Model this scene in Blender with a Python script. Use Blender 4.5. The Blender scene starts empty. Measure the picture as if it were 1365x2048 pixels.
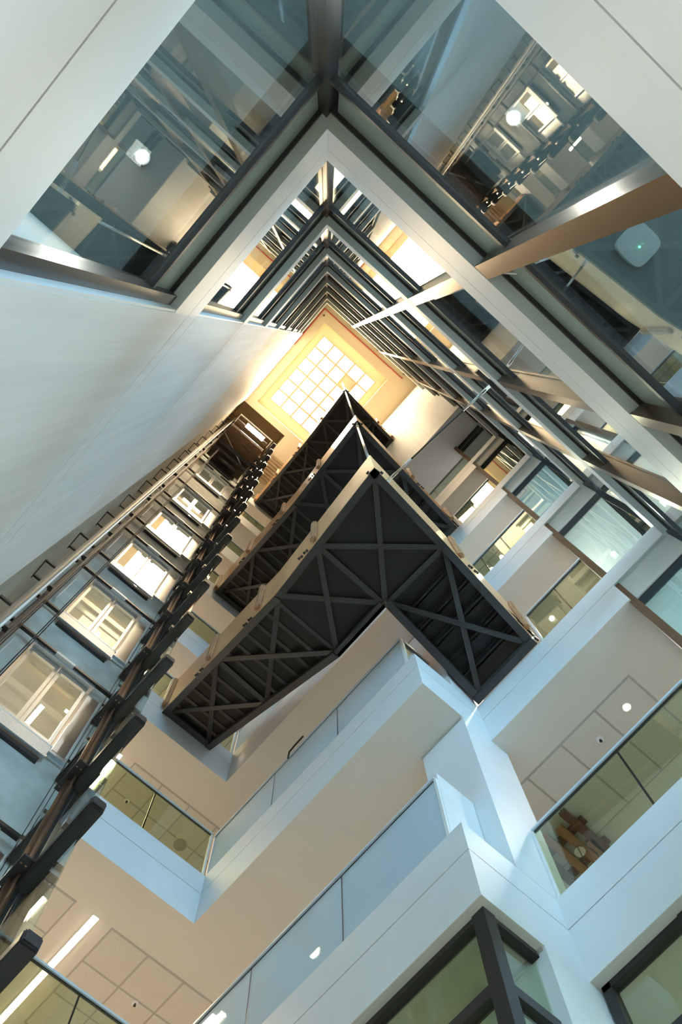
import bpy, bmesh, math, random
from mathutils import Vector, Matrix
random.seed(4)
SC = bpy.context.scene
COL = SC.collection

# ------------------------------------------------------------------ camera
def cam_rotation():
    w = Vector((0.1946, -0.0097, -0.0622)); t = w.length
    return Matrix.Rotation(t, 3, w.normalized())
s2 = math.sqrt(.5)
Rwc = cam_rotation() @ Matrix(((s2, -s2, 0), (s2, s2, 0), (0, 0, 1)))      # world -> (right, down, forward)
cd = bpy.data.cameras.new('camera'); cam = bpy.data.objects.new('camera', cd); COL.objects.link(cam)
cd.sensor_fit = 'VERTICAL'; cd.sensor_height = 36.0; cd.lens = 1768.36 / 2048 * 36.0
cd.clip_start = .02; cd.clip_end = 300
rx, ry, rz = Rwc[0], -Rwc[1], -Rwc[2]
cam.matrix_world = Matrix(((rx.x, ry.x, rz.x, 0), (rx.y, ry.y, rz.y, 0), (rx.z, ry.z, rz.z, 0), (0, 0, 0, 1)))
SC.camera = cam

# ------------------------------------------------------------------ world, sun, exposure
wd = bpy.data.worlds.new('sky'); SC.world = wd; wd.use_nodes = True
bg = wd.node_tree.nodes['Background']; bg.inputs[0].default_value = (.47, .72, 1, 1); bg.inputs[1].default_value = 8.5
SC.view_settings.view_transform = 'Standard'; SC.view_settings.look = 'None'
SC.view_settings.gamma = 1.0; SC.view_settings.use_curve_mapping = False
SC.view_settings.exposure = 0.36
SC.cycles.transparent_max_bounces = 32
SC.cycles.max_bounces = 8
SC.cycles.diffuse_bounces = 4
SC.cycles.sample_clamp_indirect = 6.0

# ------------------------------------------------------------------ plan (camera at 0,0,0; floor 1.5 below)
x0, y0, xe, y3, x2, y1 = -.8228, -.9392, 4.5532, 2.2252, 3.4468, 6.3928
T = [2.51, 6.71, 10.71, 14.25, 17.77, 21.35, 25.1, 29.7, 33.3]
DJ, DB = .393, .979
ZC = 35.5
XU = 3.9                                    # upper east wall
ORD = ['lowest', 'second', 'third', 'fourth', 'fifth', 'sixth', 'seventh', 'eighth', 'ninth', 'tenth', 'eleventh',
       'twelfth', 'thirteenth', 'fourteenth', 'fifteenth', 'sixteenth', 'seventeenth', 'eighteenth', 'nineteenth']
def nth(i): return 'lowest' if i == 0 else ORD[i] + ' lowest'

# ------------------------------------------------------------------ materials
MAT = {}
def nodes(m):
    m.use_nodes = True; return m.node_tree, m.node_tree.nodes['Principled BSDF']
def mat(name, col, rough=.6, metal=0., var=0., scale=(6, 6, 6), bump=0., bscale=None, detail=4., spec=.5, coat=0.):
    m = bpy.data.materials.new(name); t, b = nodes(m)
    b.inputs['Base Color'].default_value = (*col, 1); b.inputs['Roughness'].default_value = rough
    b.inputs['Metallic'].default_value = metal; b.inputs['Specular IOR Level'].default_value = spec
    b.inputs['Coat Weight'].default_value = coat
    if var or bump:
        tc = t.nodes.new('ShaderNodeTexCoord'); mp = t.nodes.new('ShaderNodeMapping'); mp.inputs['Scale'].default_value = scale
        nz = t.nodes.new('ShaderNodeTexNoise'); nz.inputs['Scale'].default_value = 1.0; nz.inputs['Detail'].default_value = detail
        t.links.new(tc.outputs['Object'], mp.inputs[0]); t.links.new(mp.outputs[0], nz.inputs[0])
        if var:
            mr = t.nodes.new('ShaderNodeValToRGB')
            lo = [max(0, c * (1 - var)) for c in col]; hi = [min(1, c * (1 + var)) for c in col]
            mr.color_ramp.elements[0].position = .3; mr.color_ramp.elements[1].position = .7
            mr.color_ramp.elements[0].color = (*lo, 1); mr.color_ramp.elements[1].color = (*hi, 1)
            t.links.new(nz.outputs[0], mr.inputs[0]); t.links.new(mr.outputs[0], b.inputs['Base Color'])
        if bump:
            bp = t.nodes.new('ShaderNodeBump'); bp.inputs['Strength'].default_value = bump; bp.inputs['Distance'].default_value = .02
            if bscale:
                m2 = t.nodes.new('ShaderNodeMapping'); m2.inputs['Scale'].default_value = bscale
                n2 = t.nodes.new('ShaderNodeTexNoise'); n2.inputs['Scale'].default_value = 1.0; n2.inputs['Detail'].default_value = 3
                t.links.new(tc.outputs['Object'], m2.inputs[0]); t.links.new(m2.outputs[0], n2.inputs[0]); t.links.new(n2.outputs[0], bp.inputs['Height'])
            else:
                t.links.new(nz.outputs[0], bp.inputs['Height'])
            t.links.new(bp.outputs[0], b.inputs['Normal'])
    MAT[name] = m; return m
def emit(name, col, strength):
    m = bpy.data.materials.new(name); t, b = nodes(m)
    b.inputs['Base Color'].default_value = (.9, .9, .9, 1)
    b.inputs['Emission Color'].default_value = (*col, 1); b.inputs['Emission Strength'].default_value = strength
    MAT[name] = m; return m
def glass(name, tint, base=.05, wav=0., wscale=3., rough=0.):
    m = bpy.data.materials.new(name); m.use_nodes = True; t = m.node_tree
    for n in list(t.nodes): t.nodes.remove(n)
    out = t.nodes.new('ShaderNodeOutputMaterial'); mx = t.nodes.new('ShaderNodeMixShader')
    tr = t.nodes.new('ShaderNodeBsdfTransparent'); tr.inputs[0].default_value = (*tint, 1)
    gl = t.nodes.new('ShaderNodeBsdfGlossy'); gl.inputs['Roughness'].default_value = rough; gl.inputs[0].default_value = (.97, 1, .99, 1)
    lw = t.nodes.new('ShaderNodeLayerWeight'); lw.inputs[0].default_value = .5
    pw = t.nodes.new('ShaderNodeMath'); pw.operation = 'POWER'; pw.inputs[1].default_value = 4.5
    ma = t.nodes.new('ShaderNodeMath'); ma.operation = 'MULTIPLY_ADD'; ma.inputs[1].default_value = 1 - base; ma.inputs[2].default_value = base
    t.links.new(lw.outputs['Facing'], pw.inputs[0]); t.links.new(pw.outputs[0], ma.inputs[0]); t.links.new(ma.outputs[0], mx.inputs[0])
    t.links.new(tr.outputs[0], mx.inputs[1]); t.links.new(gl.outputs[0], mx.inputs[2]); t.links.new(mx.outputs[0], out.inputs[0])
    if wav:
        tc = t.nodes.new('ShaderNodeTexCoord'); nz = t.nodes.new('ShaderNodeTexNoise'); nz.inputs['Scale'].default_value = wscale; nz.inputs['Detail'].default_value = 1
        bp = t.nodes.new('ShaderNodeBump'); bp.inputs['Strength'].default_value = wav; bp.inputs['Distance'].default_value = .01
        t.links.new(tc.outputs['Object'], nz.inputs[0]); t.links.new(nz.outputs[0], bp.inputs['Height']); t.links.new(bp.outputs[0], gl.inputs['Normal'])
    MAT[name] = m; return m

mat('white_paint', (.80, .81, .82), .45, var=.02, scale=(3, 3, 3))
mat('wall_plaster', (.78, .78, .77), .55, var=.05, scale=(9, 9, .35), bump=.12, bscale=(14, 14, .5))
mat('room_wall', (.62, .61, .58), .7)
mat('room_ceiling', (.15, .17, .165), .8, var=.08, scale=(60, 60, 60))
mat('soffit', (.70, .66, .58), .7, var=.02, scale=(2, 2, 2))
mat('tile', (.67, .63, .55), .85, var=.10, scale=(140, 140, 140), bump=.25)
mat('tile_edge', (.44, .42, .37), .6)
mat('floor_wood', (.58, .55, .50), .5)
mat('lobby_floor', (.52, .35, .20), .5, var=.05, scale=(2, 2, 2))
mat('ceiling_cream', (.80, .66, .45), .7)
mat('ochre', (.72, .50, .24), .7, var=.05)
mat('concrete', (.58, .60, .58), .75, var=.22, scale=(2.2, 2.2, 2.2), bump=.2, bscale=(30, 30, 30), detail=9)
mat('shaft_board', (.42, .38, .30), .8, var=.12, scale=(3, 3, .6))
mat('black_steel', (.042, .042, .042), .36, spec=.5)
mat('tread_black', (.016, .016, .016), .5, spec=.4, var=.25, scale=(150, 150, 150))
mat('black_frame', (.022, .021, .022), .35)
mat('bronze', (.20, .13, .085), .3, metal=.8)
mat('brown_jamb', (.17, .085, .045), .65, spec=.2, var=.15, scale=(30, 30, 2))
mat('ply', (.84, .45, .21), .38, var=.12, scale=(3, 3, 9), bump=.06, coat=.15)
mat('post_wood', (.50, .28, .15), .45, var=.2, scale=(20, 20, 4))
mat('steel', (.62, .63, .64), .28, metal=1.)
mat('galv', (.60, .64, .68), .38, metal=.8, var=.12, scale=(30, 30, 30))
mat('chrome', (.8, .8, .8), .12, metal=1.)
mat('copper', (.26, .15, .09), .35, metal=.8)
mat('dark_metal', (.06, .06, .065), .4, metal=.6)
mat('cable_black', (.02, .02, .02), .5)
mat('car_under', (.13, .085, .055), .6, var=.2, scale=(8, 8, 8))
mat('enamel_white', (.85, .85, .84), .35)
mat('ap_grey', (.42, .44, .43), .5)
mat('red_pipe', (.55, .05, .03), .4)
mat('grey_duct', (.30, .30, .26), .6)
mat('slat_wood', (.36, .17, .08), .45, var=.2, scale=(4, 30, 30))
mat('slat_dark', (.14, .06, .04), .45)
mat('slat_ceiling', (.55, .38, .22), .5, var=.1, scale=(20, 20, 20))
emit('skylight_glow', (1, .92, .78), 1.7)
emit('led_warm', (1, .86, .68), 26.0)
emit('spot_glow', (1, .93, .82), 60.0)
emit('green_led', (.05, 1, .35), 6.0)
glass('glass', (.88, .93, .93), .06)
glass('glass_wavy', (.86, .93, .91), .08, wav=.06, wscale=2.2)
glass('glass_green', (.80, .86, .74), .05)
glass('glass_clear', (.92, .97, .96), .05)
mat('strip_glass', (.27, .33, .29), .18)
mat('head_soffit', (.60, .63, .60), .7)
mat('rail_alu', (.66, .74, .80), .35)
frost = glass('glass_frost', (.80, .90, .95), .06)
_t = frost.node_tree; _o = _t.nodes['Material Output']; _s = _o.inputs[0].links[0].from_socket
_d = _t.nodes.new('ShaderNodeBsdfDiffuse'); _d.inputs[0].default_value = (.70, .82, .90, 1); _m = _t.nodes.new('ShaderNodeMixShader'); _m.inputs[0].default_value = .62
_t.links.new(_s, _m.inputs[1]); _t.links.new(_d.outputs[0], _m.inputs[2]); _t.links.new(_m.outputs[0], _o.inputs[0])

# ------------------------------------------------------------------ mesh helpers
class MB:
    def __init__(s): s.v = []; s.f = []
    def add(s, vs, fs):
        n = len(s.v); s.v += [tuple(v) for v in vs]; s.f += [tuple(i + n for i in f) for f in fs]; return s
    def box(s, a, b):
        (x, y, z), (X, Y, Z) = a, b
        x, X = min(x, X), max(x, X); y, Y = min(y, Y), max(y, Y); z, Z = min(z, Z), max(z, Z)
        return s.add([(x, y, z), (X, y, z), (X, Y, z), (x, Y, z), (x, y, Z), (X, y, Z), (X, Y, Z), (x, Y, Z)],
                     [(3, 2, 1, 0), (4, 5, 6, 7), (0, 1, 5, 4), (1, 2, 6, 5), (2, 3, 7, 6), (3, 0, 4, 7)])
    def hexa(s, p):                                   # 8 corners, bottom ring then top ring
        return s.add(p, [(3, 2, 1, 0), (4, 5, 6, 7), (0, 1, 5, 4), (1, 2, 6, 5), (2, 3, 7, 6), (3, 0, 4, 7)])
    def bar(s, p, q, w, h, up=(0, 0, 1)):
        p, q, up = Vector(p), Vector(q), Vector(up)
        d = (q - p).normalized(); sd = d.cross(up).normalized() * (w / 2); u = sd.cross(d).normalized() * (h / 2)
        return s.hexa([p - sd - u, p + sd - u, p + sd + u, p - sd + u, q - sd - u, q + sd - u, q + sd + u, q - sd + u])
    def cyl(s, p, q, r, n=10, r2=None):
        p, q = Vector(p), Vector(q); d = (q - p).normalized(); r2 = r if r2 is None else r2
        a = d.orthogonal().normalized(); b = d.cross(a)
        ring = [(math.cos(6.28318 * i / n) * a + math.sin(6.28318 * i / n) * b) for i in range(n)]
        vs = [p + v * r for v in ring] + [q + v * r2 for v in ring]
        fs = [(i, (i + 1) % n, n + (i + 1) % n, n + i) for i in range(n)] + [tuple(range(n - 1, -1, -1)), tuple(range(n, 2 * n))]
        return s.add(vs, fs)
    def tube(s, pts, r, n=8):
        for a, b in zip(pts, pts[1:]): s.cyl(a, b, r, n)
        return s
    def prism(s, poly, z0, z1):
        n = len(poly); vs = [(*p, z0) for p in poly] + [(*p, z1) for p in poly]
        return s.add(vs, [(i, (i + 1) % n, n + (i + 1) % n, n + i) for i in range(n)] + [tuple(range(n - 1, -1, -1)), tuple(range(n, 2 * n))])
    def build(s, name, m, parent=None, bevel=0., smooth=False):
        me = bpy.data.meshes.new(name); me.from_pydata(s.v, [], s.f)
        bm = bmesh.new(); bm.from_mesh(me); bmesh.ops.recalc_face_normals(bm, faces=bm.faces)
        if bevel: bmesh.ops.bevel(bm, geom=list(bm.edges), offset=bevel, segments=2, affect='EDGES')
        bm.to_mesh(me); bm.free()
        if smooth: me.polygons.foreach_set('use_smooth', [True] * len(me.polygons))
        me.materials.append(MAT[m]); o = bpy.data.objects.new(name, me); COL.objects.link(o)
        if parent is not None:
            o.parent = parent
            l = parent.matrix_basis.translation
            if l.length: o.matrix_parent_inverse = Matrix.Translation(-l)
        return o
def box(name, a, b, m, parent=None, bevel=0.): return MB().box(a, b).build(name, m, parent, bevel)
def tag(o, label, cat=None, group=None, kind=None):
    o['label'] = label
    if cat: o['category'] = cat
    if group: o['group'] = group
    if kind: o['kind'] = kind
    return o
def empty(name, loc, label, cat=None, group=None, kind=None):
    o = bpy.data.objects.new(name, None); COL.objects.link(o); o.location = loc; o.empty_display_size = .1
    return tag(o, label, cat, group, kind)
def struct(o, label): return tag(o, label, kind='structure')
def copy_tree(o, d, label=None, parent=None):
    c = o.copy(); COL.objects.link(c); c.parent = parent
    if parent is None: c.location = o.location + Vector(d)
    if label: c['label'] = label
    for ch in list(o.children): copy_tree(ch, d, None, c)
    return c

# ------------------------------------------------------------------ big structure
ground = box('floor', (-30, -30, -1.7), (34, 36, -1.5), 'lobby_floor'); struct(ground, 'pale lobby floor at the foot of the atrium')

# outer shell of the building above the open ground storey
WB = 1.5
ZT = 40.
struct(box('wall_north', (-5.2, -5.2, T[4]), (9.2, -5, ZT), 'room_wall'), 'back wall of the upper rooms behind the long glass wall')
struct(box('wall_west_room', (-5.2, -5, T[4]), (-5, .62, ZT), 'room_wall'), 'back wall of the upper corner rooms')
struct(box('wall_west_return', (-5, .56, WB), (x0 - .17, .66, ZT), 'room_wall'), 'side wall closing the small corner rooms')
struct(box('wall_east_back', (9, -5, WB), (9.2, 11.2, ZT), 'room_wall'), 'back wall of the east gallery')
struct(box('wall_south_back', (-2.2, 11, WB), (9, 11.2, ZT), 'room_wall'), 'back wall of the lift lobbies')
struct(box('wall_lobby_side', (-2.2, 6.6, WB), (-2, 11, ZT), 'room_wall'), 'end wall of the lift lobbies')

# west wall: smooth panels with thin joints at every floor
ww = empty('wall_west', (x0, 2.2, -1.5), 'tall blank off-white wall beside the lift shaft', kind='structure')
box('backing', (x0 - .2, .525, -1.5), (x0 - .03, 3.86, ZC), 'room_wall', ww)
cuts = [-1.5]
for t in T: cuts += [t - DJ, t]
cuts += [ZC]
for a, b in zip(cuts, cuts[1:]):
    box('wall_panel', (x0 - .03, .52, a + .006), (x0, 3.87, b - .006), 'wall_plaster', ww)

# floors: slabs with fascia panels, soffits and tiles
def floor_level(k):
    t = T[k]; J = t - DJ; B = t - DB
    f = empty('floor', (x2, y1, t), nth(k) + ' floor slab around the atrium with white fascia panels', kind='structure')
    nb = B if k <= 1 else J                                   # underside of the glass-wall fascia
    zc = nb - .72
    top = t - .02
    # rooms behind the glass walls
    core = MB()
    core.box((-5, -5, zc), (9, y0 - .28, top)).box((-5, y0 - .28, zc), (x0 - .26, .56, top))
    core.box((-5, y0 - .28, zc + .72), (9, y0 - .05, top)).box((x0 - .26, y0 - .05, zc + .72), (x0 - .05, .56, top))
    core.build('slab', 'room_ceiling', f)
    box('soffit_board', (x0 - .26, y0 - .28, nb - .004), (xe if k < 6 else XU, y0 - .001, nb + .02), 'head_soffit', f)
    box('soffit_board', (x0 - .26, y0 - .001, nb - .004), (x0 - .001, .50, nb + .02), 'head_soffit', f)
    # galleries
    g = MB()
    ex = XU if k >= 6 else xe
    g.box((ex + .05, y0 - .05, B), (9, y3 + .05, top)).box((x2 + .05, y3 + .05, B), (9, y1 + .05, top)).box((1.3, y1 + .05, B), (9, 11, top)).box((-2, y1 + .25, B), (1.3, 11, top))
    g.box((x2 + .001, y3 + .001, B - .004), (x2 + .3, y1 + .05, B + .01)).box((1.3, y1 + .001, B - .004), (x2 + .001, y1 + .3, B + .01))
    if k < 6: g.box((xe + .001, -.1, B - .004), (xe + .3, y3 + .001, B + .01)).box((x2 + .3, y3 + .001, B - .004), (xe + .3, y3 + .3, B + .01))
    g.build('soffit', 'soffit', f)
    def pan(a, b, z0, z1): box('fascia_panel', (*a, z0), (*b, z1), 'white_paint', f)
    low = [(B, J - .006)]
    up = [(J + .006, t)]
    for z0, z1 in up + (low if k <= 1 else []):
        pan((x0 - .05, y0 - .05), (xe + .05 if k < 6 else XU + .05, y0), z0, z1)       # long glass wall
        pan((x0 - .05, y0), (x0, .52), z0, z1)                                         # short glass wall
    for z0, z1 in up + low:
        if k < 6:
            pan((xe, y0 if z1 > J else -.1), (xe + .05, y3 + .05), z0, z1)
            pan((x2, y3), (xe, y3 + .05), z0, z1)
        pan((x2, y3 + .05), (x2 + .05, y1 + .05), z0, z1)
        pan((1.3, y1), (x2, y1 + .05), z0, z1)
    # east window head soffit
    if 0 < k < 6: box('soffit_board', (xe + .001, y0 + .0, J - .004), (4.80, -.10, J + .05), 'head_soffit', f)
    # ceiling tiles in the galleries
    if 2 <= k <= 4:
        sx = 2.74 if k == 2 else 2.14
        for i in range(7):
            for j in range(3):
                if i > 4 and j > 1: continue
                box('ceiling_tile', (sx + i * .572, 7.12 + j * .58, B - .012), (sx + i * .572 + .545, 7.12 + j * .58 + .552, B + .01), 'tile', f)
        for j in range(3):
            if k == 2: box('ceiling_tile', (1.60, 7.12 + j * .58, B - .012), (2.145, 7.12 + j * .58 + .552, B + .01), 'tile', f)
        for i in range(2):
            for j in range(9):
                box('ceiling_tile', (5.22 + i * .575, .585 + j * .572, B - .012), (5.22 + i * .575 + .548, .585 + j * .572 + .545, B + .01), 'tile', f)
        r = MB().box((5.195, .56, B - .007), (6.365, 5.735, B + .01)).box((sx - .025, 7.095, B - .007), (sx + 3.98, 8.86, B + .01))
        if k == 2: r.box((1.575, 7.095, B - .007), (2.17, 8.86, B + .01))
        r.build('tile_trim', 'tile_edge', f)
    # floor finish
    fin = MB(); fin.box((x2 + .06, y3 + .06, top), (9, 11, t)).box((-2, y1 + .26, top), (x2 + .06, 11, t)).box((ex + .06, y0, top), (9, y3 + .06, t)).box((-5, -5, top), (9, y0 - .2, t)).box((-5, y0 - .2, top), (x0 - .2, .56, t))
    fin.build('floor_finish', 'floor_wood', f)
    return f
for k in range(9): floor_level(k)

# column where the east gallery meets the bay
col = empty('column', (4.45, 2.55, 2.5), 'white square column rising beside the open corner bay', kind='structure')
for k in range(0, 6):
    box('shaft', (4.085, y3 - .002, T[k]), (4.82, 2.92, T[k + 1] - DB), 'white_paint', col)
    box('painted_shadow_strip', (4.07, y3 + .02, T[k + 1] - DB - .03), (4.835, 2.935, T[k + 1] - DB), 'tile_edge', col)  # darker strip painted in for the shadow line between column and soffit

# upper east wall
ue = empty('wall_east', (XU, 1, 24), 'warm white blank wall closing the top storeys', kind='structure')
zz = [T[6] - DB, T[6], T[7] - DJ, T[7], T[8] - DJ, T[8], ZC]
for a, b in zip(zz, zz[1:]): box('wall_panel', (XU, y0 - .1, a + .006), (XU + .1, y3 + .05, b - .006), 'wall_plaster', ue)
box('soffit_panel', (XU, y0 - .1, T[6] - DB - .02), (9, y3 + .05, T[6] - DB), 'white_paint', ue)
struct(box('wall_east_return', (XU + .1, y3, T[6] - DB), (9, y3 + .06, ZC), 'white_paint'), 'white return wall beside the top storeys')

# shaft walls
struct(box('wall_shaft_side', (-1.1, 3.86, -1.5), (-.93, 6.7, ZT), 'shaft_board'), 'brownish side wall inside the lift shaft behind the guide rails')
sw = MB()
for k in range(0, 9):
    lo = T[k]; hi = T[k + 1] if k < 8 else ZT - .5
    sw.box((-.93, 6.42, lo), (-.36, 6.66, hi)).box((.79, 6.42, lo), (1.3, 6.66, hi)).box((-.36, 6.42, lo + 2.16), (.79, 6.66, hi))
sw.box((-.93, 6.42, -1.5), (1.3, 6.66, T[0]))
struct(sw.build('wall_south', 'concrete'), 'grey blotchy concrete wall of the lift shaft with door openings')

# ceiling with skylight and lift overrun
cl = empty('ceiling', (1, 2, ZC), 'cream ceiling with raised rectangle around the skylight', kind='structure')
c = MB()
RX, RY, RX1, RY1 = -.45, -.38, 2.88, 3.73
c.box((-1.3, -1.3, ZC), (9, RY, ZC + .2)).box((-1.3, RY, ZC), (RX, 4.02, ZC + .2)).box((RX1, RY, ZC), (9, 4.02, ZC + .2)).box((RX, RY1, ZC), (RX1, 4.02, ZC + .2)).box((1.28, 4.02, ZC), (9, 11, ZC + .2))
c.build('border', 'ceiling_cream', cl)
SX, SY, TS = -.15, 0., .5535
c = MB()
c.box((RX - .1, RY - .1, ZC + .3), (RX1 + .1, SY, ZC + .4)).box((RX - .1, SY, ZC + .3), (SX, RY1 + .1, ZC + .4)).box((SX + 5 * TS, SY, ZC + .3), (RX1 + .1, RY1 + .1, ZC + .4)).box((SX, SY + 6 * TS, ZC + .3), (SX + 5 * TS, RY1 + .1, ZC + .4))
c.box((RX - .1, RY - .1, ZC + .19), (RX, RY1 + .1, ZC + .3)).box((RX1, RY - .1, ZC + .19), (RX1 + .1, RY1 + .1, ZC + .3)).box((RX, RY - .1, ZC + .19), (RX1, RY, ZC + .3)).box((RX, RY1, ZC + .19), (RX1, RY1 + .1, ZC + .3))
c.build('raised_panel', 'ceiling_cream', cl)
c = MB().box((-1.0, 4.02, 39), (1.28, 6.7, 39.2)).box((1.28, 4.02, ZC + .19), (1.4, 6.5, 39.2)).box((-1.0, 3.9, ZC + .19), (1.4, 4.02, 39.2))
c.build('overrun_lining', 'ochre', cl)
box('roof', (-5.2, -5.2, 40), (9.2, 11.2, 40.2), 'room_wall', cl)

sk = empty('skylight', (SX, SY, ZC + .3), 'grid of glowing square skylight panels in the cream ceiling', kind='structure'); sk.name = 'window_skylight'
for i in range(5):
    for j in range(6):
        m = 'ceiling_cream' if (i, j) == (3, 1) else 'skylight_glow'
        a = (SX + i * TS + .018, SY + j * TS + .018, ZC + .33); b = (SX + (i + 1) * TS - .018, SY + (j + 1) * TS - .018, ZC + .36)
        p = box('pane', a, b, m, sk)
        if m == 'ceiling_cream': p['label'] = 'unlit cream panel missing from the glowing grid'
fr = MB()
for i in range(6): fr.box((SX + i * TS - .03, SY, ZC + .31), (SX + i * TS + .03, SY + 6 * TS, ZC + .37))
for j in range(7): fr.box((SX, SY + j * TS - .03, ZC + .312), (SX + 5 * TS, SY + j * TS + .03, ZC + .368))
fr.build('frame', 'ochre', sk)
d = bpy.data.lights.new('skylight_light', 'AREA'); d.shape = 'RECTANGLE'; d.size = 5 * TS; d.size_y = 6 * TS; d.energy = 640; d.color = (1, .77, .48)
so = bpy.data.objects.new('skylight_light', d); COL.objects.link(so); so.location = (SX + 2.5 * TS, SY + 3 * TS, ZC + .29)

# ------------------------------------------------------------------ windows
WN = [0]
def window(label):
    WN[0] += 1
    return empty('window_%d' % WN[0], (0, 0, 0), label, kind='structure')
GY, GX = y0 - .10, x0 - .10
MUL = [.46, 1.85, 3.24]
for k in range(0, 9):
    zb = T[k]; zh = (T[1] - DB) if k == 0 else (T[k + 1] - DJ if k < 8 else ZC); zt = zh - .70
    nm = nth(k)
    w = window(nm + ' storey of the long glass wall with dark frames and bronze fins')
    xr = xe if k < 6 else XU
    f = MB(); f.box((GX - .03, GY - .06, zh - .04), (xr, GY + .02, zh)).box((GX - .03, GY - .06, zt - .03), (xr, GY + .03, zt + .03)).box((GX - .03, GY - .06, zb), (xr, GY + .03, zb + .06))
    f.build('frame', 'black_frame', w)
    ms = [m for m in MUL if m < xr - .3]
    for m in ms:
        box('mullion', (m - .05, GY - .05, zb), (m + .05, y0 - .004, zh), 'bronze', w)
        box('mullion_cap', (m - .058, y0 - .024, zb), (m + .058, y0 - .002, zh), 'bronze', w)
    box('corner_post', (GX - .06, GY - .06, zb), (GX + .055, GY + .055, zh), 'bronze' if k else 'black_frame', w)
    xs = [GX + .05] + ms + [xr]
    for a, b in zip(xs, xs[1:]):
        box('pane', (a + .04, GY - .006, zb + .05), (b - .04, GY + .006, zt - .04), 'glass', w)
        box('strip_pane', (a + .04, GY - .02, zt + .04), (b - .04, GY - .008, zh - .04), 'strip_glass', w)
    w = window(nm + ' storey of the narrow glass wall next to the blank wall')
    f = MB(); f.box((GX - .06, GY, zh - .04), (GX + .02, .50, zh)).box((GX - .06, GY, zt - .03), (GX + .03, .50, zt + .03)).box((GX - .06, GY, zb), (GX + .03, .50, zb + .06)).box((GX - .06, .43, zb), (GX + .05, .50, zh))
    f.build('frame', 'black_frame', w)
    box('pane', (GX - .006, GY + .06, zb + .05), (GX + .006, .44, zt - .04), 'glass', w)
    box('strip_pane', (GX - .02, GY + .06, zt + .04), (GX - .008, .44, zh - .04), 'strip_glass', w)
    box('reveal', (x0 - .26, .50, zb), (x0 - .004, .519, zh), 'white_paint', w)
for k in range(1, 6):
    zb = T[k]; zh = T[k + 1] - DJ if k < 5 else T[6] - DB - .02
    X = xe + .12
    w = window(nth(k - 1) + ' east window with brown jamb beside the gallery balustrade')
    f = MB(); f.box((X - .05, y0 - .05, zh - .06), (X + .06, -.10, zh)).box((X - .05, y0 - .05, zh - .62), (X + .05, -.10, zh - .55)).box((X - .05, y0 - .05, zb), (X + .05, -.10, zb + .05))
    f.build('frame', 'black_frame', w)
    box('jamb', (X - .10, -.16, zb), (X + .06, -.07, zh), 'brown_jamb', w)
    box('side_wall', (X + .06, -.13, zb), (7.5, -.07, T[k + 1] - DB), 'white_paint', w)
    box('pane', (X - .006, y0 - .04, zb + .05), (X + .006, -.16, zh - .62), 'glass_wavy', w)
    box('strip_pane', (X - .006, y0 - .04, zh - .56), (X + .006, -.16, zh - .06), 'glass', w)
for k in range(0, 4):
    zb = T[k]; zh = (T[1] - DB if k == 0 else T[k + 1] - DJ) - .72
    w = window(nth(k) + ' row of outside windows behind the offices')
    f = MB().box((-5.1, -5.1, zb), (9, -5.0, zb + .08)).box((-5.1, -5.1, zh - .08), (9, -5.0, zh))
    for i in range(8): f.box((-5.1 + i * 2, -5.1, zb), (-5.02 + i * 2, -5, zh))
    f.box((-5.1, -5, zb), (-5.0, .56, zb + .08)).box((-5.1, -5, zh - .08), (-5.0, .56, zh)).box((-5.1, -2.2, zb), (-5.0, -2.12, zh))
    f.build('frame', 'black_frame', w)
    box('pane', (-5, -5.06, zb + .08), (9, -5.05, zh - .08), 'glass_clear', w); box('pane', (-5.06, -5, zb + .08), (-5.05, .5, zh - .08), 'glass_clear', w)
# bottom windows under the lowest gallery
zh = T[1] - DB; X = x2 + .12; Y = y3 + .11
w = window('black framed corner window under the lowest gallery bay')
f = MB(); f.box((X - .04, Y + .02, zh - .06), (X + .05, y1, zh)).box((X - .035, Y + .02, 4.96), (X + .05, y1, 5.06)).box((X, Y - .04, zh - .06), (4.20, Y + .05, zh)).box((X, Y - .035, 4.96), (4.20, Y + .05, 5.06)).box((4.14, Y - .04, T[0]), (4.22, Y + .05, zh))
f.build('frame', 'black_frame', w)
box('corner_post', (X - .05, Y - .05, T[0]), (X + .07, Y + .07, zh), 'black_frame', w)
for a, b in [(Y + .06, 3.7), (3.78, 5.1), (5.18, y1)]:
    box('pane', (X, a, 5.05), (X + .012, b, zh - .05), 'glass_green', w); box('lower_pane', (X, a, T[0]), (X + .012, b, 4.97), 'glass_green', w)
f = MB()
for yy in (3.74, 5.14): f.box((X - .045, yy - .045, T[0]), (X + .05, yy + .045, zh))
f.build('mullions', 'black_frame', w)
box('pane', (X + .06, Y, 5.05), (4.15, Y + .012, zh - .05), 'glass_green', w); box('lower_pane', (X + .06, Y, T[0]), (4.15, Y + .012, 4.97), 'glass_green', w)
box('pier', (4.22, y3 + .08, T[0]), (xe + .02, y3 + .6, zh), 'white_paint', w)
w = window('black framed window at the foot of the east wall')
X = xe + .14
f = MB(); f.box((X - .04, -.9, zh - .06), (X + .05, y3 - .02, zh)).box((X - .04, y3 - .10, T[0]), (X + .05, y3 - .02, zh)).box((X - .04, -.9, 4.96), (X + .05, y3, 5.06)).box((X - .04, 1.28, T[0]), (X + .05, 1.36, zh))
f.build('frame', 'black_frame', w)
for a, b in [(1.36, y3 - .1), (-.9, 1.28)]:
    box('pane', (X, a, 5.05), (X + .012, b, zh - .05), 'glass_green', w); box('lower_pane', (X, a, T[0]), (X + .012, b, 4.97), 'glass_green', w)
box('head_bracket', (X - .05, 1.33, zh - .12), (X - .04, 1.41, zh - .002), 'black_frame', w)

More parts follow.
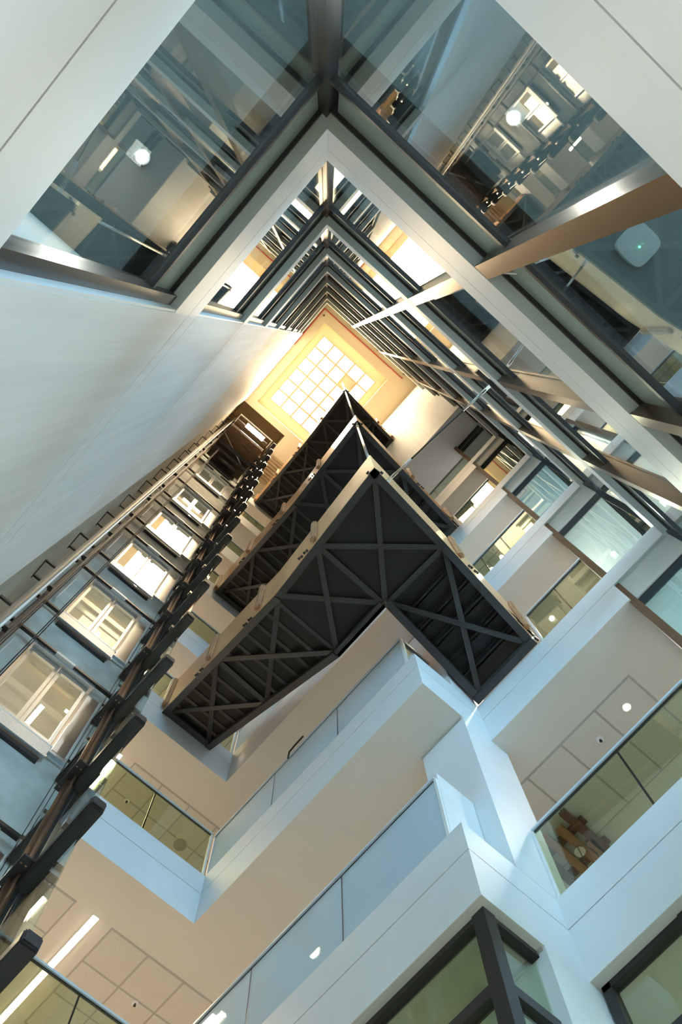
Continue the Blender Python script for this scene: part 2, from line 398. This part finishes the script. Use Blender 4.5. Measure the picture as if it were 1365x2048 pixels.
# ------------------------------------------------------------------ staircases
def vpanel(name, p, q, n, th, h0, h1, m, parent):
    p, q, n = Vector(p), Vector(q), Vector(n)
    b = MB(); o = n * th
    z0, z1 = Vector((0, 0, h0)), Vector((0, 0, h1))
    b.hexa([p + z0, q + z0, q + o + z0, p + o + z0, p + z1, q + z1, q + o + z1, p + o + z1])
    return b.build(name, m, parent)
def stair(label, zE, xE, zl, zw):
    st = empty('staircase', (2.3, 1.6, zl), label, 'staircase', 'staircases crossing the atrium')
    A, B_, Cc, D, E_ = Vector((1.97, 6.39, zw)), Vector((1.745, 3.05, zl)), Vector((1.59, .85, zl)), Vector((3.05, .985, zl)), Vector((xE, 1.09 if xE > 4 else 1.03, zE))
    a, b, c_, e = Vector((3.01, 6.39, zw)), Vector((3.0, 3.14, zl)), Vector((3.0, 2.19, zl)), Vector((xE, 2.19, zE))
    M = (A + B_) / 2; m = (a + b) / 2
    H = B_.lerp(Cc, .40)
    dz = Vector((0, 0, .05))
    def chord(p, q, w=.105): MB().bar(p + dz, q + dz, w, .10).build('stringer', 'black_steel', st)
    ins_x, ins_y = Vector((.055, 0, 0)), Vector((0, .055, 0))
    chord(A + ins_x, B_ + ins_x); chord(B_ + ins_x, Cc + ins_x); chord(Cc + ins_y, D + ins_y); chord(D + ins_y, E_ + ins_y)
    chord(a - ins_x, b - ins_x); chord(b - ins_x, c_ - ins_x); chord(c_ - ins_y, e - ins_y)
    chord(A - ins_y, a - ins_y); chord(E_ - ins_x, e - ins_x)
    def br(p, q, w=.075, lift=.085):
        MB().bar(p + Vector((0, 0, lift)), q + Vector((0, 0, lift)), w, .02).build('brace', 'black_steel', st)
    i_ = lambda v: v - ins_x
    o_ = lambda v: v + ins_x
    br(o_(A), i_(m)); br(o_(M), i_(a), lift=.09); br(o_(M), i_(b)); br(o_(B_), i_(m), lift=.09); br(o_(M), i_(m), lift=.095)
    br(o_(B_), i_(c_), lift=.088); br(o_(H), i_(b)); br(o_(H), i_(c_), lift=.092)
    br(Cc + ins_x + ins_y, i_(c_) - ins_y, lift=.087); br(o_(H), D + ins_y, lift=.083)
    br(c_ - ins_y, D + ins_y, lift=.092)
    if xE > 4: br(D + ins_y, e - ins_y, lift=.088); br(c_ - ins_y, E_ + ins_y, lift=.084)
    else: br(D + ins_y, e - ins_y, lift=.088)
    for p, q in ((a, m), (m, b), (b, c_)): vpanel('stringer_plate', p, q, Vector((-1, 0, 0)), .05, .0, .36, 'black_steel', st)
    vpanel('stringer_plate', c_, e, Vector((0, -1, 0)), .05, .0, .36, 'black_steel', st)
    # landing and stepped treads
    poly = [(B_.x + .1, 3.14), (Cc.x + .08, .93), (D.x, 1.06), (3.05, 2.14), (2.955, 2.14), (2.955, 3.14)]
    MB().prism(poly, zl + .16, zl + .22).build('landing', 'tread_black', st)
    n = 12; dy = (6.36 - 3.14) / n; dh = (zw - zl) / n
    for i in range(n):
        y = 3.14 + i * dy; xl = 1.76 + (y - 3.05) * .0675 + .08; z = zl + .19 + (i + .8) * dh
        MB().box((xl, y, z), (2.955, y + dy + .03, z + .05)).box((xl, y - .0, z - dh), (2.955, y + .02, z)).build('tread', 'tread_black', st)
        box('tread_lip', (xl, y - .012, z - dh - .022), (2.95, y + .038, z - dh + .012), 'black_steel', st)
    n = 6 if xE > 4 else 3; dx = (xE - 3.05) / n; dh = (zE - zl) / n
    for i in range(n):
        x = 3.05 + i * dx; z = zl + .20 + (i + .3) * dh
        MB().box((x - .03, 1.06, z), (x + dx, 2.145, z + .05)).box((x, 1.06, z), (x + .02, 2.145, z - dh)).build('tread', 'tread_black', st)
        box('tread_lip', (x + dx - .03, 1.06, z - .018), (x + dx + .012, 2.14, z + .014), 'black_steel', st)
    # plywood-faced balustrades
    nx = Vector((1, 0, 0)); ny = Vector((0, 1, 0)); hp = 1.30
    for p, q in ((A, M), (M, B_), (B_, Cc)): vpanel('side_panel', p, q, nx, .04, 0.02, hp, 'ply', st)
    for p, q in ((Cc, D), (D, E_)): vpanel('side_panel', p, q, ny, .04, .02, hp, 'ply', st)
    for p, q in ((a, m), (m, b), (b, c_)): vpanel('side_panel', p, q, -nx, .04, .36, hp, 'ply', st)
    vpanel('side_panel', c_, e, -ny, .04, .36, hp, 'ply', st)
    # posts with bolts
    def post(p, out, along):
        o = Vector(out) * .035; al = Vector(along)
        c0 = Vector(p) + o + Vector((0, 0, .16))
        pb = MB(); w = al * .05 + Vector((abs(out[0]), abs(out[1]), 0)) * .035
        lo = c0 - w; hi = c0 + w + Vector((0, 0, 1.08)); pb.box(lo, hi)
        pb.build('post', 'post_wood', st, bevel=.02)
        k = MB()
        for i in range(4):
            q = Vector(p) + al * (.16 + .055 * i) + Vector((0, 0, .10 + .05 * (i % 2) ))
            k.cyl(q - Vector(out) * .01, q + Vector(out) * .022, .02, 8)
        k.build('bolts', 'dark_metal', st)
    def along_line(p, q, y):
        t = (y - p.y) / (q.y - p.y); return p.lerp(q, t)
    post(along_line(A, B_, 6.30), (-1, 0, 0), (0, 1, 0)); post(along_line(A, B_, 4.86), (-1, 0, 0), (0, 1, 0))
    post(along_line(A, B_, 3.48), (-1, 0, 0), (0, 1, 0)); post(along_line(B_, Cc, 2.16), (-1, 0, 0), (0, 1, 0))
    post(D.lerp(E_, .16), (0, -1, 0), (1, 0, 0)); post(D.lerp(E_, .90), (0, -1, 0), (1, 0, 0))
    MB().cyl(Cc + Vector((-.02, .12, .12)), Cc + Vector((.03, .12, .12)), .025, 8).build('bolt', 'dark_metal', st)
    MB().cyl(Cc + Vector((.14, -.02, .12)), Cc + Vector((.14, .03, .12)), .025, 8).build('bolt', 'dark_metal', st)
    return st
stair('lowest of three black steel staircases with plywood sides, nearest the camera', 10.71, xe - .01, 11.65, 13.80)
stair('middle of three black steel staircases with plywood sides', 17.77, xe - .01, 18.55, 20.85)
stair('topmost black steel staircase under the glowing skylight', 29.5, XU - .01, 30.2, 32.9)

# hanger rods at the landing corners and the tie rod to the glass wall
def rod(p, q, label, r=.022, bm='steel'):
    p, q = Vector(p), Vector(q); o = empty('hanger_rod', p, label, 'rod', 'steel rods holding the staircases')
    d = (q - p).normalized()
    MB().cyl(p + d * .1, q - d * .1, r, 10).build('bar', bm, o, smooth=True)
    for e, s in ((p, 1), (q, -1)):
        k = MB().cyl(e + d * s * .16, e + d * s * .5, r * 1.45, 10, r * 1.1)
        k.build('sleeve', 'steel', o, smooth=True)
        sdv = d.orthogonal().normalized() * r * 1.5
        f = MB().bar(e + sdv, e + sdv + d * s * .2, r * .7, r * 3, d.orthogonal()).bar(e - sdv, e - sdv + d * s * .2, r * .7, r * 3, d.orthogonal()).cyl(e - sdv * 1.6, e + sdv * 1.6, .022, 8)
        f.build('fork', 'steel', o)
rod((1.66, .93, 11.80), (1.66, .93, 18.55), 'steel hanger rod between the lowest and middle staircase landings')
rod((1.66, .93, 18.75), (1.66, .93, 30.2), 'steel hanger rod between the middle and top staircase landings')
rod((1.66, .93, 30.4), (1.66, .93, ZC + .3), 'short hanger rod from the top staircase up to the skylight')
rod((1.85, .88, 11.70), (1.87, y0 + .02, 10.86), 'slanting tie rod from the lowest staircase to the glass wall', .012, 'dark_metal')
box('anchor_plate', (1.62, y0 + .0, 10.80), (2.10, y0 + .05, 10.92), 'dark_metal')
tag(bpy.data.objects['anchor_plate'], 'dark steel anchor plate where the tie rod meets the glass wall', 'plate')

# ------------------------------------------------------------------ glass balustrades
def balustrade(p, q, z, label, g='glass_green', panes=2, h=1.07):
    p, q = Vector((*p, z)), Vector((*q, z)); d = (q - p); L = d.length; d.normalize(); n = Vector((-d.y, d.x, 0))
    o = empty('glass_balustrade', (p + q) / 2, label, 'balustrade', 'glass balustrades along the galleries')
    up = Vector((0, 0, 1))
    for i in range(panes):
        a = p + d * (L * i / panes + .008); b = p + d * (L * (i + 1) / panes - .008)
        MB().bar((a + up * h / 2), (b + up * h / 2), .016, h, up).build('pane', g, o)
        if i: MB().bar(p + d * (L * i / panes) , p + d * (L * i / panes) + up * h, .012, .02, d).build('joint', 'black_frame', o)
    MB().bar(p + up * (h + .01), q + up * (h + .01), .06, .03, up).build('handrail', 'rail_alu', o)
    MB().bar(p + up * (h - .015), q + up * (h - .015), .02, .02, up).build('rail_gasket', 'black_frame', o)
    MB().bar(p + up * .01, q + up * .01, .05, .03, up).build('base_channel', 'steel', o)
    for e in (p, q): MB().bar(e, e + up * h, .03, .03, d).build('end_post', 'enamel_white', o)
    return o
GN = ['', 'lowest', 'second lowest', 'third lowest', 'fourth lowest', 'fifth lowest', 'sixth lowest', 'seventh lowest', 'top']
for k in range(1, 9):
    t = T[k]
    if k in (3, 5, 8):
        balustrade((1.35, 6.46), (1.93, 6.46), t, '%s lift-side gallery glass balustrade stub left of the staircase head' % GN[k], panes=1)
        balustrade((3.06, 6.46), (3.44, 6.46), t, '%s lift-side gallery glass balustrade stub right of the staircase head' % GN[k], panes=1)
    else:
        balustrade((1.35, 6.46), (3.44, 6.46), t, '%s lift-side gallery glass balustrade' % GN[k])
    balustrade((3.51, 6.46), (3.51, 2.42), t, '%s long bay glass balustrade facing the blank wall' % GN[k], 'glass_frost', 3)
    if k != 1 and k < 6: balustrade((3.56, 2.44), (4.06, 2.44), t, '%s short glass balustrade return beside the column' % GN[k], 'glass', 1)
    if k < 6:
        balustrade((xe + .05, y3 - .02 if k not in (2, 4) else 1.02), (xe + .05, -.08), t, '%s east gallery glass balustrade' % GN[k], 'glass_green', 2)
pw = box('white_return', (3.58, 2.44, T[1]), (4.078, 2.56, T[1] + 1.32), 'white_paint'); tag(pw, 'balustrade return painted solid white for its reflection on the lowest bay beside the column', 'white_return')  # white reflection of the glass return painted as a solid white box

# ------------------------------------------------------------------ lift
for i, k in enumerate(range(1, 9)):
    t = T[k]
    d = empty('lift_door', (.2, 6.42, t), nth(i) + ' glazed double lift landing door in the concrete wall', 'lift door', 'lift landing doors')
    box('apron', (-.34, 6.30, t - .22), (.76, 6.34, t + .05), 'galv', d, .004)
    box('sill', (-.36, 6.30, t + .05), (.78, 6.42, t + .08), 'enamel_white', d)
    box('sill_support', (-.30, 6.36, t - .30), (.72, 6.42, t - .22), 'dark_metal', d)
    for s, (a, b) in enumerate(((-.31, .205), (.225, .74))):
        l = MB(); z0, z1 = t + .09, t + 2.02
        l.box((a, 6.35, z0), (a + .05, 6.39, z1)).box((b - .05, 6.35, z0), (b, 6.39, z1)).box((a + .05, 6.35, z0), (b - .05, 6.39, z0 + .14)).box((a + .05, 6.35, z1 - .10), (b - .05, 6.39, z1))
        lf = l.build('leaf', 'steel', d)
        box('pane', (a + .05, 6.366, z0 + .14), (b - .05, 6.374, z1 - .10), 'glass_clear', lf)
    box('header', (-.36, 6.28, t + 2.03), (.80, 6.42, t + 2.12), 'galv', d)
    box('track', (-.88, 6.24, t + 2.12), (1.09, 6.30, t + 2.18), 'dark_metal', d)
    box('operator', (.02, 6.22, t + 2.09), (.36, 6.28, t + 2.15), 'enamel_white', d)
    k_ = MB()
    for j in range(5): k_.box((-.28 + j * .025, 6.26, t + 2.06), (-.268 + j * .025, 6.28, t + 2.10))
    k_.build('rollers', 'dark_metal', d)
    box('side_panel', (.79, 6.36, t + .12), (1.00, 6.40, t + 1.92), 'steel', d)
    box('side_trim', (1.00, 6.34, t + .12), (1.02, 6.40, t + 1.92), 'enamel_white', d)
    box('side_trim', (-.60, 6.34, t + .4), (-.58, 6.40, t + 1.9), 'enamel_white', d)
    box('threshold_rail', (.76, 6.30, t - .06), (1.09, 6.36, t), 'galv', d)
    box('threshold_rail', (-.88, 6.30, t - .06), (-.37, 6.36, t), 'dark_metal', d)

# guide rails, pipes and ropes
def vthing(name, label, cat, x, y, parts, grp='guide rails and ropes in the lift shaft'):
    o = empty(name, (x, y, -1.5), label, cat, grp)
    for pn, mb, m in parts: mb.build(pn, m, o)
    return o
TOPZ = 38.0
rl = MB().box((-.80, 5.10, -1.5), (-.72, 5.12, TOPZ)).box((-.77, 5.02, -1.5), (-.75, 5.10, TOPZ))
o = vthing('guide_rail', 'bright steel lift guide rail on brackets along the brown shaft wall', 'rail', -.76, 5.1, [('rail', rl, 'steel')])
for i in range(20):
    z = 3.2 + i * 1.75
    MB().box((-.93, 4.86, z), (-.915, 5.18, z + .10)).box((-.93, 5.12, z), (-.62, 5.15, z + .06)).box((-.93, 4.84, z), (-.76, 4.87, z + .05)).build('bracket', 'dark_metal', o)
    MB().box((-.66, 5.10, z + .01), (-.60, 5.18, z + .06)).build('clip', 'dark_metal', o)
vthing('conduit', 'pale vertical conduit beside the left guide rail', 'pipe', -.66, 5.0, [('pipe', MB().cyl((-.68, 4.98, -1.5), (-.68, 4.98, TOPZ), .022), 'enamel_white')])
vthing('counterweight_rail', 'dark counterweight rail next to the copper ropes', 'rail', -.62, 5.3, [('rail', MB().box((-.66, 5.26, -1.5), (-.58, 5.29, TOPZ)).box((-.63, 5.20, -1.5), (-.61, 5.26, TOPZ)), 'dark_metal')])
vthing('lift_rope', 'thick copper brown lift ropes beside the counterweight rail', 'rope', -.54, 5.1, [('rope', MB().cyl((-.66 + j * .03, 5.75, -1.5), (-.66 + j * .03, 5.75, TOPZ), .011, 6), 'copper') for j in range(3)])
vthing('lift_rope', 'pair of thin black travelling ropes crossing in front of the landing doors', 'rope', -.33, 5.5, [('rope', MB().cyl((-.345 + j * .03, 5.6, -1.5), (-.345 + j * .03, 5.6, 32.6), .009, 6), 'cable_black') for j in range(2)])
rr = MB().box((.96, 5.24, -1.5), (1.06, 5.26, TOPZ)).box((1.0, 5.15, -1.5), (1.02, 5.24, TOPZ))
vthing('guide_rail', 'right lift guide rail with copper sheen carried by the black beams', 'rail', 1.0, 5.2, [('rail', rr, 'copper'), ('backing', MB().box((1.03, 5.26, -1.5), (1.10, 5.32, TOPZ)), 'dark_metal')])
vthing('governor_rope', 'two hair-thin wires hanging inside the right lift rail', 'rope', .88, 5.2, [('rope', MB().cyl((.965 + j * .05, 5.85, -1.5), (.965 + j * .05, 5.85, TOPZ), .005, 5), 'cable_black') for j in range(2)])

# black box beams carrying the right rail
for i in range(17):
    z = 5.14 + 1.735 * i
    b = empty('shaft_beam', (1.12, 4.2, z), nth(i) + ' black box beam at the open side of the lift shaft', 'beam', 'black beams of the lift shaft')
    box('beam', (1.04, 4.215, z), (1.19, 6.40, z + .13), 'black_steel', b, .012)
    box('end_cap', (1.045, 4.195, z + .005), (1.185, 4.22, z + .125), 'dark_metal', b, .012)
    box('rail_plate', (.92, 4.98, z + .04), (1.06, 5.42, z + .06), 'dark_metal', b)
    k_ = MB()
    for dx, dy in ((.95, 5.05), (1.0, 5.05), (.95, 5.35), (1.0, 5.35)): k_.cyl((dx, dy, z + .02), (dx, dy, z + .04), .012, 6)
    k_.build('bolts', 'chrome', b)
    k_ = MB()
    for yy in (4.5, 5.7, 6.1): k_.box((1.00, yy, z + .02), (1.04, yy + .07, z + .10))
    k_.build('glass_clamps', 'chrome', b)
sc_ = empty('lift_screen', (1.02, 4.25, 2), 'teal glass screen panels behind the black lift shaft beams', 'glass screen')
for i in range(16):
    z = 5.14 + 1.735 * i
    box('pane', (1.105, 4.30, z + .16), (1.117, 6.36, z + 1.70), 'glass_clear', sc_)

# lift car near the top
zc = 33.0
car = empty('lift_car', (.2, 5.4, zc), 'brown underside of the glass lift car parked near the top', 'lift car')
box('floor_pan', (-.58, 4.72, zc), (.94, 6.18, zc + .08), 'car_under', car)
for i in range(4): box('rib', (-.57 + i * .485, 4.74, zc - .05), (-.52 + i * .485, 6.16, zc), 'car_under', car)
for j in range(3): box('rib', (-.58, 4.98 + j * .42, zc - .04), (.94, 5.03 + j * .42, zc), 'car_under', car)
box('sling_beam', (-.55, 5.35, zc - .22), (.93, 5.47, zc - .05), 'dark_metal', car); box('sling_beam', (-.55, 5.62, zc - .30), (.93, 5.72, zc - .05), 'dark_metal', car)
MB().bar((-.55, 5.1, zc - .12), (.95, 5.75, zc - .12), .03, .03).build('stay', 'steel', car)
MB().cyl((-.2, 5.95, zc - .35), (.7, 5.95, zc - .35), .10, 14).build('drum', 'dark_metal', car, smooth=True)
box('toe_guard', (-.4, 6.18, zc - .75), (.8, 6.20, zc), 'dark_metal', car)
for z in (zc + .1, zc + 2.2): MB().box((-.58, 4.68, z), (.94, 4.72, z + .05)).build('glass_rail', 'steel', car)
box('front_pane', (-.56, 4.69, zc + .15), (.93, 4.70, zc + 2.2), 'glass_clear', car)
box('side_pane', (.925, 4.72, zc + .15), (.935, 6.1, zc + 2.2), 'glass_clear', car)
box('roof', (-.58, 4.68, zc + 2.3), (.94, 6.18, zc + 2.4), 'car_under', car)
box('balcony_frame', (-.58, 4.30, zc + .9), (1.0, 4.34, zc + .95), 'enamel_white', car)
box('light_panel', (-.15, 4.40, zc + .92), (.70, 4.58, zc + .96), 'led_warm', car)
for xx in (-.58, .97): box('frame_arm', (xx, 4.34, zc + .9), (xx + .03, 4.68, zc + .95), 'enamel_white', car)

# ------------------------------------------------------------------ lamps and ceiling fittings
def area(parent, loc, sx, sy, watts, col=(1, .84, .64)):
    d = bpy.data.lights.new('lamp_light', 'AREA'); d.shape = 'RECTANGLE'; d.size = sx; d.size_y = sy; d.energy = watts; d.color = col
    o = bpy.data.objects.new('lamp_light', d); COL.objects.link(o); o.location = loc; o.parent = parent
    o.matrix_parent_inverse = Matrix.Translation(-parent.matrix_basis.translation); return o
def linear(x, ya, yb, z, label, w=.07):
    o = empty('linear_lamp', (x, ya, z), label, 'lamp', 'linear ceiling lamps')
    box('housing', (x - w / 2 - .012, ya - .012, z - .010), (x + w / 2 + .012, yb + .012, z + .03), 'enamel_white', o)
    box('diffuser', (x - w / 2, ya, z - .016), (x + w / 2, yb, z - .008), 'led_warm', o)
    area(o, (x, (ya + yb) / 2, z - .03), w, yb - ya, 44, (1, .70, .42))
linear(2.48, 7.11, 9.3, T[2] - DB, 'long bright linear lamp in the ceiling of the lowest lift lobby')
linear(4.46, 7.21, 9.3, T[2] - DB, 'linear lamp cut off by the bottom edge, right of the ceiling tiles')
linear(1.85, 7.14, 9.3, T[3] - DB, 'linear lamp seen through glass in the second lift lobby ceiling')
for k in (4, 5, 6, 7, 8):
    linear(1.85, 7.14, 9.3, T[k] - DB, '%s lift lobby linear lamp, glimpsed between lift beams and staircases' % GN[k - 1])
    linear(.40, 7.3, 9.0, T[k] - DB - .002, '%s lift lobby linear lamp behind the landing door' % GN[k - 1])
for k in (2, 3): linear(.40, 7.3, 9.0, T[k] - DB - .002, '%s lift lobby linear lamp behind the landing door' % GN[k - 1])
def downlight(x, y, z, label, watts=14, r=.036):
    o = empty('downlight', (x, y, z), label, 'lamp', 'round downlights')
    MB().cyl((x, y, z - .008), (x, y, z + .02), r + .018, 16).build('trim', 'enamel_white', o)
    MB().cyl((x, y, z - .012), (x, y, z - .004), r, 16).build('lens', 'spot_glow', o)
    area(o, (x, y, z - .03), .1, .1, watts, (1, .93, .82))
downlight(-.015, -1.52, T[1] - DB - .72, 'starry downlight in the room behind the long glass wall', 10, .022)
downlight(-1.36, -.06, T[1] - DB - .72, 'starry downlight in the room behind the narrow glass wall', 10, .022)
downlight(5.46, .86, T[2] - DB - .012, 'starry downlight in the tiled ceiling above the lowest east gallery', 14)
downlight(5.50, -.48, T[3] - DB, 'starry downlight seen through the second lowest east window', 30)
downlight(5.34, .89, T[4] - DB - .012, 'starry downlight over the third lowest east gallery', 30)
downlight(5.36, 1.19, T[4] - DB, 'smaller downlight beside the starry one over the third lowest east gallery', 20, .03)
downlight(5.5, .9, T[3] - DB - .012, 'downlight over the second lowest east gallery', 30)
downlight(5.5, .9, T[5] - DB - .012, 'downlight over the fourth lowest east gallery', 30)
downlight(5.5, .9, T[6] - DB - .03, 'downlight over the fifth lowest east gallery', 30)
downlight(5.6, .6, T[1] - DB - .004, 'added downlight lightening the room behind the window at the foot of the east wall', 30)  # unseen lamp, added to lighten the interior behind the east glass
downlight(4.6, 4.2, T[1] - DB - .004, 'added downlight lightening the room behind the corner window under the lowest bay', 40)  # also an added, unseen lamp, so the corner window looks less dark
downlight(5.5, 4.4, T[2] - DB, 'downlight over the lowest bay', 30)
downlight(5.5, 4.4, T[3] - DB, 'downlight over the second lowest bay', 30)
for k in (1, 2, 3, 4, 5, 6, 7): downlight(1.6, -2.6, (T[k + 1] - DJ) - .72, '%s office downlight behind the long glass wall' % GN[k], 26, .04)

def sprinkler(x, y, z, label):
    o = empty('sprinkler', (x, y, z), label, 'sprinkler', 'ceiling sprinklers')
    MB().cyl((x, y, z - .012), (x, y, z), .045, 14).build('rosette', 'enamel_white', o)
    MB().cyl((x, y, z - .04), (x, y, z - .012), .012, 8).cyl((x, y, z - .046), (x, y, z - .04), .02, 8).build('head', 'dark_metal', o)
sprinkler(5.51, 1.36, T[2] - DB - .012, 'round sprinkler in the tile beside the starry downlight')
sprinkler(3.60, 7.73, T[2] - DB - .012, 'sprinkler in the lowest lift lobby ceiling tiles')
sprinkler(2.44, 7.70, T[3] - DB - .012, 'sprinkler in the second lift lobby ceiling seen through green glass')
v = empty('ceiling_vent', (3.59, 7.74, T[3] - DB), 'round grey ceiling speaker grille seen through green glass', 'grille')
MB().cyl((3.59, 7.74, T[3] - DB - .03), (3.59, 7.74, T[3] - DB), .11, 20).build('grille', 'grey_duct', v); MB().cyl((3.59, 7.74, T[3] - DB - .02), (3.59, 7.74, T[3] - DB - .002), .125, 20).build('rim', 'tile', v)
# wireless access point behind the glass
za = T[1] - DB - .72
ap = empty('access_point', (.94, -1.5, za), 'rounded white wireless access point with green light behind glass', 'access point')
MB().prism([(.94 + .1 * math.copysign(abs(math.cos(a)) ** .5, math.cos(a)), -1.5 + .1 * math.copysign(abs(math.sin(a)) ** .5, math.sin(a))) for a in [i * math.pi / 16 + .01 for i in range(32)]], za - .04, za).build('body', 'ap_grey', ap)
MB().cyl((.95, -1.49, za - .053), (.95, -1.49, za - .05), .006, 8).build('indicator', 'green_led', ap)
# ceiling fittings round the skylight
DOTS = [(-.66, -.58), (-.66, -.41), (-.45, -.69), (-.26, -.68), (-.47, -.44), (-.47, .02), (-.66, .21), (-.66, .41), (-.49, .52), (-.49, 1.), (-.5, 1.48), (-.51, 1.95), (-.51, 2.43), (-.52, 2.9), (-.53, 3.37), (-.01, -.48), (.26, -.49), (.83, -.67), (1.04, -.68), (.75, -.49), (1.21, -.48), (1.69, -.47), (2.09, -.65), (2.27, -.65), (2.16, -.47), (2.62, -.46), (2.93, -.46), (3.2, -.64), (3.4, -.64), (3.4, -.39), (3.56, -.53), (3.57, -.36), (3.37, .09), (3.55, .41), (3.37, .69), (3.58, .58), (-.31, 3.79), (.16, 3.79), (.62, 3.79), (1.11, 3.79), (1.56, 3.79)]
first = None; seen = {}
for (x, y) in DOTS:
    side = 'on the lift side' if y > 3.7 else 'near the upper east wall' if x > 3.1 else 'along the long glass wall side' if y < -.42 and x > -.6 else 'along the blank wall side'
    seen[side] = seen.get(side, 0) + 1
    lab = 'small ceiling fitting %s, number %s from the glass corner' % (side, ('one', 'two', 'three', 'four', 'five', 'six', 'seven', 'eight', 'nine', 'ten', 'eleven', 'twelve', 'thirteen', 'fourteen', 'fifteen', 'sixteen', 'seventeen', 'eighteen')[seen[side] - 1])
    if first is None:
        first = empty('ceiling_fitting', (x, y, ZC), lab, 'ceiling fitting', 'small fittings around the skylight')
        MB().cyl((x, y, ZC - .02), (x, y, ZC), .055, 12).build('ring', 'ochre', first)
        MB().cyl((x, y, ZC - .035), (x, y, ZC - .02), .032, 10).build('lens', 'dark_metal', first); fx, fy = x, y
    else: copy_tree(first, (x - fx, y - fy, 0), lab)
rp = MB().box((-.83, -.82, ZC - .05), (3.3, -.78, ZC - .01)).box((-.83, -.78, ZC - .05), (-.79, 1.04, ZC - .01)).box((-.95, 1.0, ZC - .05), (-.83, 1.04, ZC - .01)).build('sprinkler_pipe', 'red_pipe')
tag(rp, 'thin red pipe running along two edges of the cream ceiling', 'pipe')
sl = empty('slatted_panel', (1.7, 5.4, ZC), 'slatted wood panel under the ceiling beside the lift', 'panel')
for i in range(9): box('slat', (1.42, 4.9 + i * .13, ZC - .08), (2.0, 4.99 + i * .13, ZC - .02), 'slat_ceiling', sl)
# wooden ceiling sculpture with lamp in the lowest east gallery
zs = T[2] - DB
sp = empty('wooden_light_sculpture', (6.3, 2.5, zs), 'criss-cross reddish wood slats with chrome lamp behind the east balustrade', 'sculpture')
for i, (x, y, L, m) in enumerate([(5.75, 2.25, .9, 'slat_dark'), (5.85, 2.42, 1.0, 'slat_wood'), (5.80, 2.62, 1.1, 'slat_wood'), (6.0, 2.82, .9, 'slat_dark'), (6.25, 2.30, .8, 'slat_wood')]):
    box('slat', (x, y, zs - .16 - .03 * (i % 2)), (x + L, y + .10, zs - .10 - .03 * (i % 2)), m, sp)
for x in (6.0, 6.4): box('cross_slat', (x, 2.2, zs - .10), (x + .10, 2.95, zs - .05), 'slat_dark', sp)
MB().cyl((6.2, 2.5, zs - .26), (6.2, 2.5, zs - .20), .07, 18, .05).build('lamp_ring', 'chrome', sp); MB().cyl((6.2, 2.5, zs - .5), (6.2, 2.5, zs), .006, 6).build('cord', 'dark_metal', sp)
for x, y in ((5.75, 2.3), (6.9, 2.8)): MB().cyl((x, y, zs - .12), (x, y, zs), .01, 6).build('hanger', 'dark_metal', sp)
cb = MB().tube([(x2 - .01, 4.42, T[2] + 1.09), (x2 - .012, 4.6, T[2] + 1.08), (x2 - .012, 4.72, T[2] + 1.05), (x2 - .01, 4.74, T[2] + .9)], .014).build('cable', 'cable_black')
tag(cb, 'short black cable hanging over the second lowest bay handrail', 'cable')
wc = MB().tube([(.53, -1.0, 5.62), (.62, -1.06, 5.50), (.70, -1.12, 5.44), (.78, -1.2, 5.40), (.84, -1.28, 5.2), (.88, -1.36, 5.03)], .008).build('cable', 'enamel_white')
tag(wc, 'thin white cable sagging behind glass beside the nearest bronze fin', 'cable')
